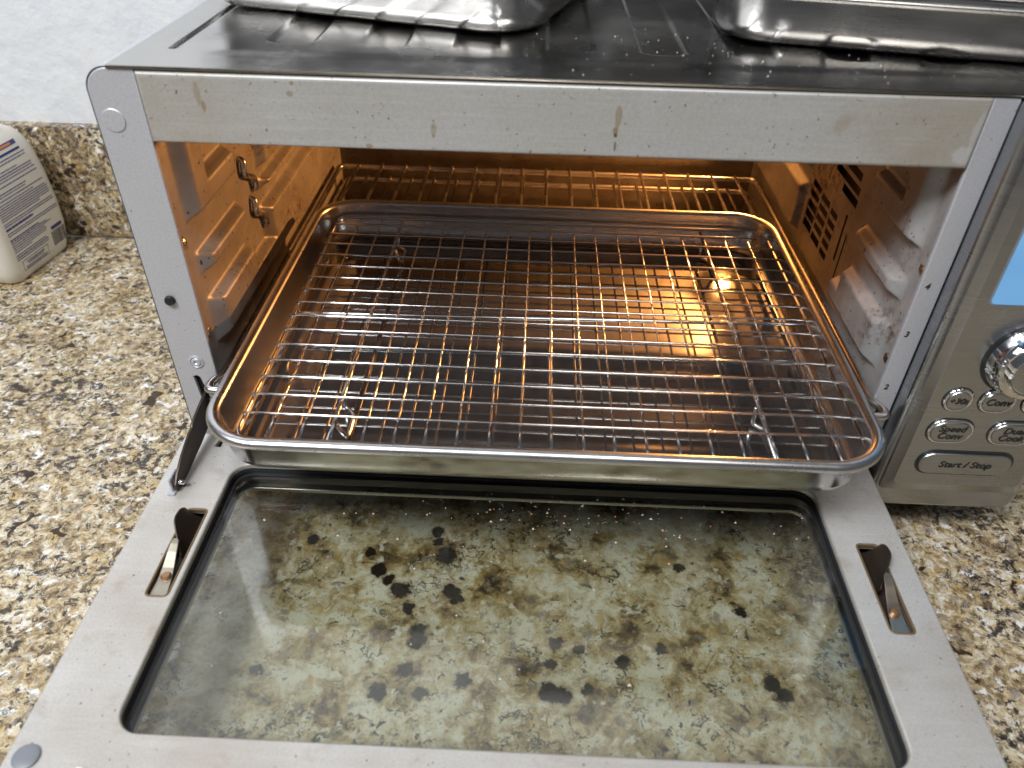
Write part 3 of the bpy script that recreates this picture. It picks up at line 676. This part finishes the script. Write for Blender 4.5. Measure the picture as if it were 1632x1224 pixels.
# ------------------------------------------------------------------ baking sheet
PX0, PX1, PY0, PY1, PZ = 0.0525, 0.4065, -0.0925, 0.1945, 0.1400
sheetpan = thing('baking_sheet', 'shiny rimmed steel baking sheet half slid out on the oven rack', 'baking sheet', ((PX0 + PX1) / 2, (PY0 + PY1) / 2, 0.1128))
def ring(ins, z, r): return [(u, v, z) for u, v in rr(PX0 + ins, PY0 + ins, PX1 - ins, PY1 - ins, max(r - ins, 0.002), 12)]
ZB = 0.1128; RO = 0.0330
rings = [ring(0.0046, PZ - 0.0042, RO)] + [ring(0.0035 - 0.0035 * math.cos(R(a)), PZ - 0.0032 + 0.0032 * math.sin(R(a)), RO) for a in range(-40, 151, 19)] + [ring(0.0068, PZ - 0.0024, RO)]
obj('rolled_rim', ring_loft(rings, False), 'rim_steel', sheetpan, smooth=True)
rings = [ ring(0.0068, PZ - 0.0023, RO), ring(0.0072, PZ - 0.0050, RO), ring(0.0092, ZB + 0.0070, RO), ring(0.0104, ZB + 0.0036, RO), ring(0.0122, ZB + 0.0018, RO), ring(0.0158, ZB + 0.0010, RO)]
bm = ring_loft(rings, False)
obj('inner_wall', bm, 'pan_steel', sheetpan, smooth=True)
# pan floor, very slightly uneven
def floor_z(x, y): return ZB + 0.0010 + 0.00012 * math.sin(x * 34 + 1) * math.sin(y * 41 + 0.4)
last = ring(0.0158, ZB + 0.0010, RO)
cx, cy = (PX0 + PX1) / 2, (PY0 + PY1) / 2
bm = bmesh.new(); prev = [bm.verts.new(p) for p in last]
for s in (0.93, 0.82, 0.68, 0.52, 0.36, 0.20, 0.08):
    cur = []
    for p in last:
        x, y = cx + (p[0] - cx) * s, cy + (p[1] - cy) * s
        cur.append(bm.verts.new((x, y, (ZB + 0.0010) * (1 - min(1, (1 - s) * 5)) + floor_z(x, y) * min(1, (1 - s) * 5))))
    for k in range(len(cur)): bm.faces.new((prev[k], prev[(k + 1) % len(cur)], cur[(k + 1) % len(cur)], cur[k]))
    prev = cur
bm.faces.new(prev); bmesh.ops.recalc_face_normals(bm, faces=bm.faces)
obj('base', bm, 'pan_floor_steel', sheetpan, smooth=True)
# outer wall skin
rings = [ring(0.0042, PZ - 0.0040, RO), ring(0.0050, PZ - 0.0046, RO), ring(0.0076, ZB + 0.0060, RO), ring(0.0088, ZB + 0.0024, RO), ring(0.0112, ZB + 0.0003, RO), ring(0.0160, ZB, RO)]
obj('outer_wall', ring_loft(rings, True), 'pan_steel', sheetpan, smooth=True)

# ------------------------------------------------------------------ cooling rack in the sheet
GZ = 0.1312
gx0, gx1, gy0, gy1 = 0.0700, 0.3985, -0.0800, 0.1800
cool = thing('cooling_rack', 'fine mesh chrome cooling rack standing inside the baking sheet', 'cooling rack', (gx0, gy0, ZB + 0.0014))
wire('frame', fillet([(gx0, gy0, GZ - 0.0012), (gx1, gy0, GZ - 0.0012), (gx1, gy1, GZ - 0.0012), (gx0, gy1, GZ - 0.0012)], 0.012, 7, True), 0.00125, 'wire_steel', cool, closed=True)
dz = GZ - (ZB + 0.0014)
def bent(p, q, amp, n=12, ph=0.0):
    p, q = Vector(p), Vector(q)
    return [p.lerp(q, i / n) + Vector((0, 0, amp * math.sin(math.pi * i / n + ph))) for i in range(n + 1)]
for k in range(19):   # running front to back, under
    o_x = 0.0168 + 0.01644 * k + random.uniform(-0.0005, 0.0005)
    if k % 5 == 0 or k < 1:
        bm = bmesh.new(); tube(bm, bent((0, 0.0006, dz - 0.0013), (random.uniform(-0.0006, 0.0006), gy1 - gy0 + 0.0012, dz - 0.0013), -0.0004), 0.00078, 6)
        mey = bpy.data.meshes.new('long_wire'); bm.to_mesh(mey); bm.free(); mey.polygons.foreach_set('use_smooth', [True] * len(mey.polygons)); mey.materials.append(MT['wire_steel'])
    o = bpy.data.objects.new('long_wire', mey); COL.objects.link(o); o.parent = cool; o.location = (o_x, 0, 0)
for k in range(15):   # running left to right, on top
    if k % 4 == 0:
        bm = bmesh.new(); tube(bm, bent((-0.0014, 0, dz + 0.0003), (gx1 - gx0 + 0.0014, random.uniform(-0.0007, 0.0007), dz + 0.0003), random.uniform(-0.0006, 0.0002)), 0.00078, 6)
        mex = bpy.data.meshes.new('cross_wire'); bm.to_mesh(mex); bm.free(); mex.polygons.foreach_set('use_smooth', [True] * len(mex.polygons)); mex.materials.append(MT['wire_steel'])
    o = bpy.data.objects.new('cross_wire', mex); COL.objects.link(o); o.parent = cool; o.location = (0, -0.0589 - gy0 + 0.01598 * k + random.uniform(-0.0003, 0.0003), 0)
# braces under the mesh and wire feet
wire('brace', bent((gx0 + 0.001, 0.0445, GZ - 0.0031), (gx1 - 0.001, 0.0530, GZ - 0.0031), -0.0004), 0.0013, 'wire_steel', cool)
for x in (0.118, 0.350):
    wire('brace', [(x, gy0 + 0.001, GZ - 0.0034), (x, gy1 - 0.001, GZ - 0.0034)], 0.0013, 'wire_steel', cool)
    for y in (-0.045, 0.150):
        z1 = ZB + 0.0028
        wire('foot', fillet([(x - 0.001, y + 0.012, GZ - 0.004), (x - 0.001, y + 0.012, z1), (x + 0.0055, y + 0.006, z1), (x + 0.0055, y - 0.014, z1), (x + 0.001, y - 0.016, GZ - 0.004)], 0.0028, 4), 0.0013, 'wire_steel', cool)

# ------------------------------------------------------------------ roasting pans on top
def roaster(name, label, corner, rz, L, Wd, H, flip, mat, rim=True):
    t = thing(name, label, 'roasting pan', corner, rz, group='steel roasting pans on the oven top')
    x0, x1 = (-L, 0.0) if flip else (0.0, L)
    def rg(ins, z, r): return [(u, v, z) for u, v in rr(x0 + ins, ins, x1 - ins, Wd - ins, max(r - ins * 0.5, 0.004), 12)]
    r = 0.030
    rings = [rg(0.0170, 0.0, r), rg(0.0120, 0.0004, r), rg(0.0075, 0.0022, r), rg(0.0045, 0.0055, r), rg(0.0030, 0.0100, r), rg(0.0010, H - 0.003, r), rg(0.0005, H, r)]
    body = ring_loft([rg(0.0300, 0.0, r)] + rings, False)
    body.faces.ensure_lookup_table()
    me = bpy.data.meshes.new('body'); body.to_mesh(me); body.free()
    def put(nm, bm_):
        m2 = bpy.data.meshes.new(nm); bm_.to_mesh(m2); bm_.free(); m2.polygons.foreach_set('use_smooth', [True] * len(m2.polygons)); m2.materials.append(MT[mat])
        o = bpy.data.objects.new(nm, m2); COL.objects.link(o); o.parent = t; return o
    put('outer_wall', ring_loft(rings[::-1] + [rg(0.0300, 0.0, r)], True))
    put('inner_wall', ring_loft([rg(0.0030, H, r), rg(0.0050, H - 0.01, r), rg(0.0080, 0.006, r), rg(0.0150, 0.0020, r)], True))
    if rim:
        put('flange', ring_loft([rg(0.0006, H - 0.0002, r), rg(-0.0070, H + 0.0004, r), rg(-0.0090, H - 0.0010, r), rg(-0.0098, H - 0.0030, r), rg(-0.0090, H - 0.0014, r), rg(-0.0070, H + 0.0012, r), rg(0.0030, H + 0.0008, r)], False))
    return t
roaster('roasting_pan', 'steel roasting pan standing toward the left of the oven top', (0.2190, 0.0560, ZT + 0.0022), R(-16), 0.215, 0.20, 0.040, True, 'roaster_steel')
roaster('roasting_pan', 'steel roasting pan, dark reflections put into its colour, at the right of the oven top, above the control panel', (0.3060, 0.0670, ZT + 0.0022), R(-11.5), 0.26, 0.20, 0.0290, False, 'dark_reflection_steel')

# ------------------------------------------------------------------ bottle by the backsplash
bt = thing('bottle', 'white plastic bottle with blue printed label beside the backsplash', 'bottle', (-0.2735, 0.3500, 0.0), R(90 - 6.8))
# local: x runs along the label face (0 = right end as seen), label face toward -y
def bring(ins, z, hw=0.0455, hd=0.022, cxl=-0.0405):
    return [(cxl + u, hd + v, z) for u, v in rr(-hw + ins, -hd + ins * 0.6, hw - ins, hd - ins * 0.6, max(0.012 - ins * 0.25, 0.006), 8)]
prof = [(0.0080, 0.0), (0.0040, 0.0008), (0.0008, 0.004), (-0.0020, 0.014), (-0.0045, 0.030), (-0.0052, 0.055), (-0.0038, 0.085), (-0.0010, 0.106), (0.0030, 0.121), (0.0095, 0.131), (0.0180, 0.1365), (0.0260, 0.139), (0.0285, 0.1400)]
bm = ring_loft([bring(0.02, 0.0)] + [bring(i, z) for i, z in prof], True)
bo = bpy.data.meshes.new('bottle_body'); bm.to_mesh(bo); bm.free()
bo.materials.append(MT['bottle_plastic']); bo.polygons.foreach_set('use_smooth', [True] * len(bo.polygons))
ob = bpy.data.objects.new('body', bo); COL.objects.link(ob); ob.parent = bt
def cap_mesh():
    b = bmesh.new(); lathe(b, [(0.013, 0.1395), (0.0145, 0.140), (0.0145, 0.150), (0.0125, 0.152)], (-0.0405, 0.022, 0), 'Z', 24); m_ = bpy.data.meshes.new('cap'); b.to_mesh(m_); b.free(); m_.materials.append(MT['bottle_plastic']); return m_
oc = bpy.data.objects.new('cap', cap_mesh()); COL.objects.link(oc); oc.parent = bt
# label printing: rows of tiny type, too small to read, as thin ink strips
def face_y(z):
    for (i0, z0), (i1, z1) in zip(prof, prof[1:]):
        if z0 <= z <= z1: return (i0 + (i1 - i0) * (z - z0) / (z1 - z0)) * 0.6
    return 0.0
def ink(bm, x0, x1, z0, z1):
    o_ = 0.00025
    vs = [bm.verts.new((x, face_y(z) - o_, z)) for x, z in ((x0, z0), (x1, z0), (x1, z1), (x0, z1))]
    bm.faces.new(vs)
rnd = random.Random(3)
def inkobj(name, bm, mat):
    m_ = bpy.data.meshes.new(name); bm.to_mesh(m_); bm.free(); m_.materials.append(MT[mat])
    o = bpy.data.objects.new(name, m_); COL.objects.link(o); o.parent = bt; return o
bm = bmesh.new()
def row(x0, x1, z, h, dense=0.9):
    x = x0
    while x < x1:
        w = rnd.uniform(0.0012, 0.0045); e = min(x + w, x1)
        ink(bm, x, e, z - h / 2, z + h / 2)
        x = e + rnd.uniform(0.0002, 0.0006)
XA = -0.0750
rows_ = [(0.1120, -0.0125, .0010), (0.1092, -0.0135, .0009), (0.1035, -0.0300, .0009), (0.1008, -0.0105, .0010), (0.0984, -0.0115, .0009), (0.0958, -0.0085, .0009), (0.0920, -0.0080, .0010),
         (0.0868, -0.0280, .0010), (0.0844, -0.0300, .0008), (0.0812, -0.0060, .0010), (0.0780, -0.0220, .0009), (0.0756, -0.0050, .0009), (0.0734, -0.0035, .0009), (0.0712, -0.0040, .0009), (0.0690, -0.0030, .0009), (0.0668, -0.0040, .0009), (0.0646, -0.0200, .0009),
         (0.0612, -0.0030, .0009), (0.0590, -0.0025, .0009), (0.0556, -0.0360, .0022), (0.0516, -0.0012, .0009), (0.0494, -0.0010, .0009),
         (0.0450, -0.0330, .0013), (0.0430, -0.0220, .0009), (0.0410, -0.0160, .0009), (0.0388, -0.0260, .0009), (0.0366, -0.0250, .0009), (0.0344, -0.0260, .0008), (0.0322, -0.0500, .0008),
         (0.0286, -0.0300, .0010), (0.0262, -0.0270, .0012), (0.0238, -0.0275, .0010)]
for z, x1, h in rows_: row(XA, x1, z, h)
inkobj('printed_text', bm, 'label_blue')
bm = bmesh.new(); ink(bm, -0.0200, -0.0035, 0.0300, 0.0336); inkobj('printed_heading', bm, 'label_blue')
bm = bmesh.new(); ink(bm, -0.0750, -0.0175, 0.1205, 0.1245); inkobj('printed_badge', bm, 'label_blue')
bm = bmesh.new(); ink(bm, -0.0750, -0.0165, 0.1150, 0.1172); inkobj('printed_heading', bm, 'label_blue')
bm = bmesh.new(); o_z = 0.0001; ink(bm, -0.075, -0.0245, 0.1215, 0.1235)
for v in bm.verts: v.co.y -= 0.0002
inkobj('badge_stripe', bm, 'label_orange')
bm = bmesh.new(); x = -0.0215
while x < -0.0015:
    w = rnd.choice((0.0003, 0.0005, 0.0009)); ink(bm, x, x + w, 0.0130, 0.0285); x += w + rnd.choice((0.0003, 0.0004, 0.0006))
inkobj('barcode', bm, 'label_grey')
bm = bmesh.new()
bx0, bx1, bz0, bz1, bw = -0.0700, -0.0310, 0.0098, 0.0205, 0.0005
for a in ((bx0, bx1, bz0, bz0 + bw), (bx0, bx1, bz1 - bw, bz1), (bx0, bx0 + bw, bz0 + bw, bz1 - bw), (bx1 - bw, bx1, bz0 + bw, bz1 - bw)): ink(bm, *a)
row(-0.064, -0.037, 0.0175, 0.0012); row(-0.062, -0.039, 0.0155, 0.0010); row(-0.066, -0.034, 0.0128, 0.0007); row(-0.066, -0.034, 0.0113, 0.0006)
inkobj('printed_box', bm, 'label_blue')

# ------------------------------------------------------------------ crumbs
def crumbs(name, label, n, place, mat, smin, smax):
    bm = bmesh.new()
    for _ in range(n):
        x, y, z = place(); s = smin + (smax - smin) * rnd.random() ** 3
        vs = [bm.verts.new((x + s * rnd.uniform(0.5, 1.1) * dx, y + s * rnd.uniform(0.5, 1.1) * dy, z + s * 0.9 * dz_)) for dx, dy, dz_ in ((-1, -0.6, 0), (1, -0.7, 0), (0.1, 1, 0), (0.1 * rnd.uniform(-3, 3), 0.1, rnd.uniform(0.7, 1.2)))]
        for f in ((0, 1, 2), (0, 1, 3), (1, 2, 3), (2, 0, 3)): bm.faces.new([vs[i] for i in f])
    bmesh.ops.recalc_face_normals(bm, faces=bm.faces)
    o = obj(name, bm, mat, kind='stuff'); o['label'] = label; o['category'] = 'crumbs'
    return o
def pglass():
    if rnd.random() < 0.72: return (min(max(rnd.gauss(0.245, 0.07), 0.06), 0.385), -0.045 - abs(rnd.gauss(0, 0.022)), ZD - 0.0067)
    return (rnd.uniform(0.06, 0.385), rnd.uniform(-0.195, -0.045), ZD - 0.0067)
crumbs('crumbs', 'pale and brown crumbs scattered over the door glass', 430, pglass, 'crumb', 0.00025, 0.0011)
def pdoor():
    while True:
        x, y = rnd.uniform(0.012, 0.428), rnd.uniform(-0.23, -0.012)
        if (x < 0.028 or x > 0.422 or y < -0.208 or y > -0.032): return (x, y, ZD + 0.0001)
crumbs('crumbs', 'dark burnt crumbs scattered over the metal door frame', 90, pdoor, 'rust', 0.0002, 0.0007)
def ptop():
    while True:
        x, y = rnd.gauss(0.30, 0.07), rnd.uniform(0.008, 0.11)
        if 0.1 < x < 0.52: return (x, y, ZT + 0.0017 + topz(x, y))
crumbs('crumbs', 'white specks of crumbs scattered over the oven top between the pans', 170, ptop, 'dust', 0.00015, 0.0005)
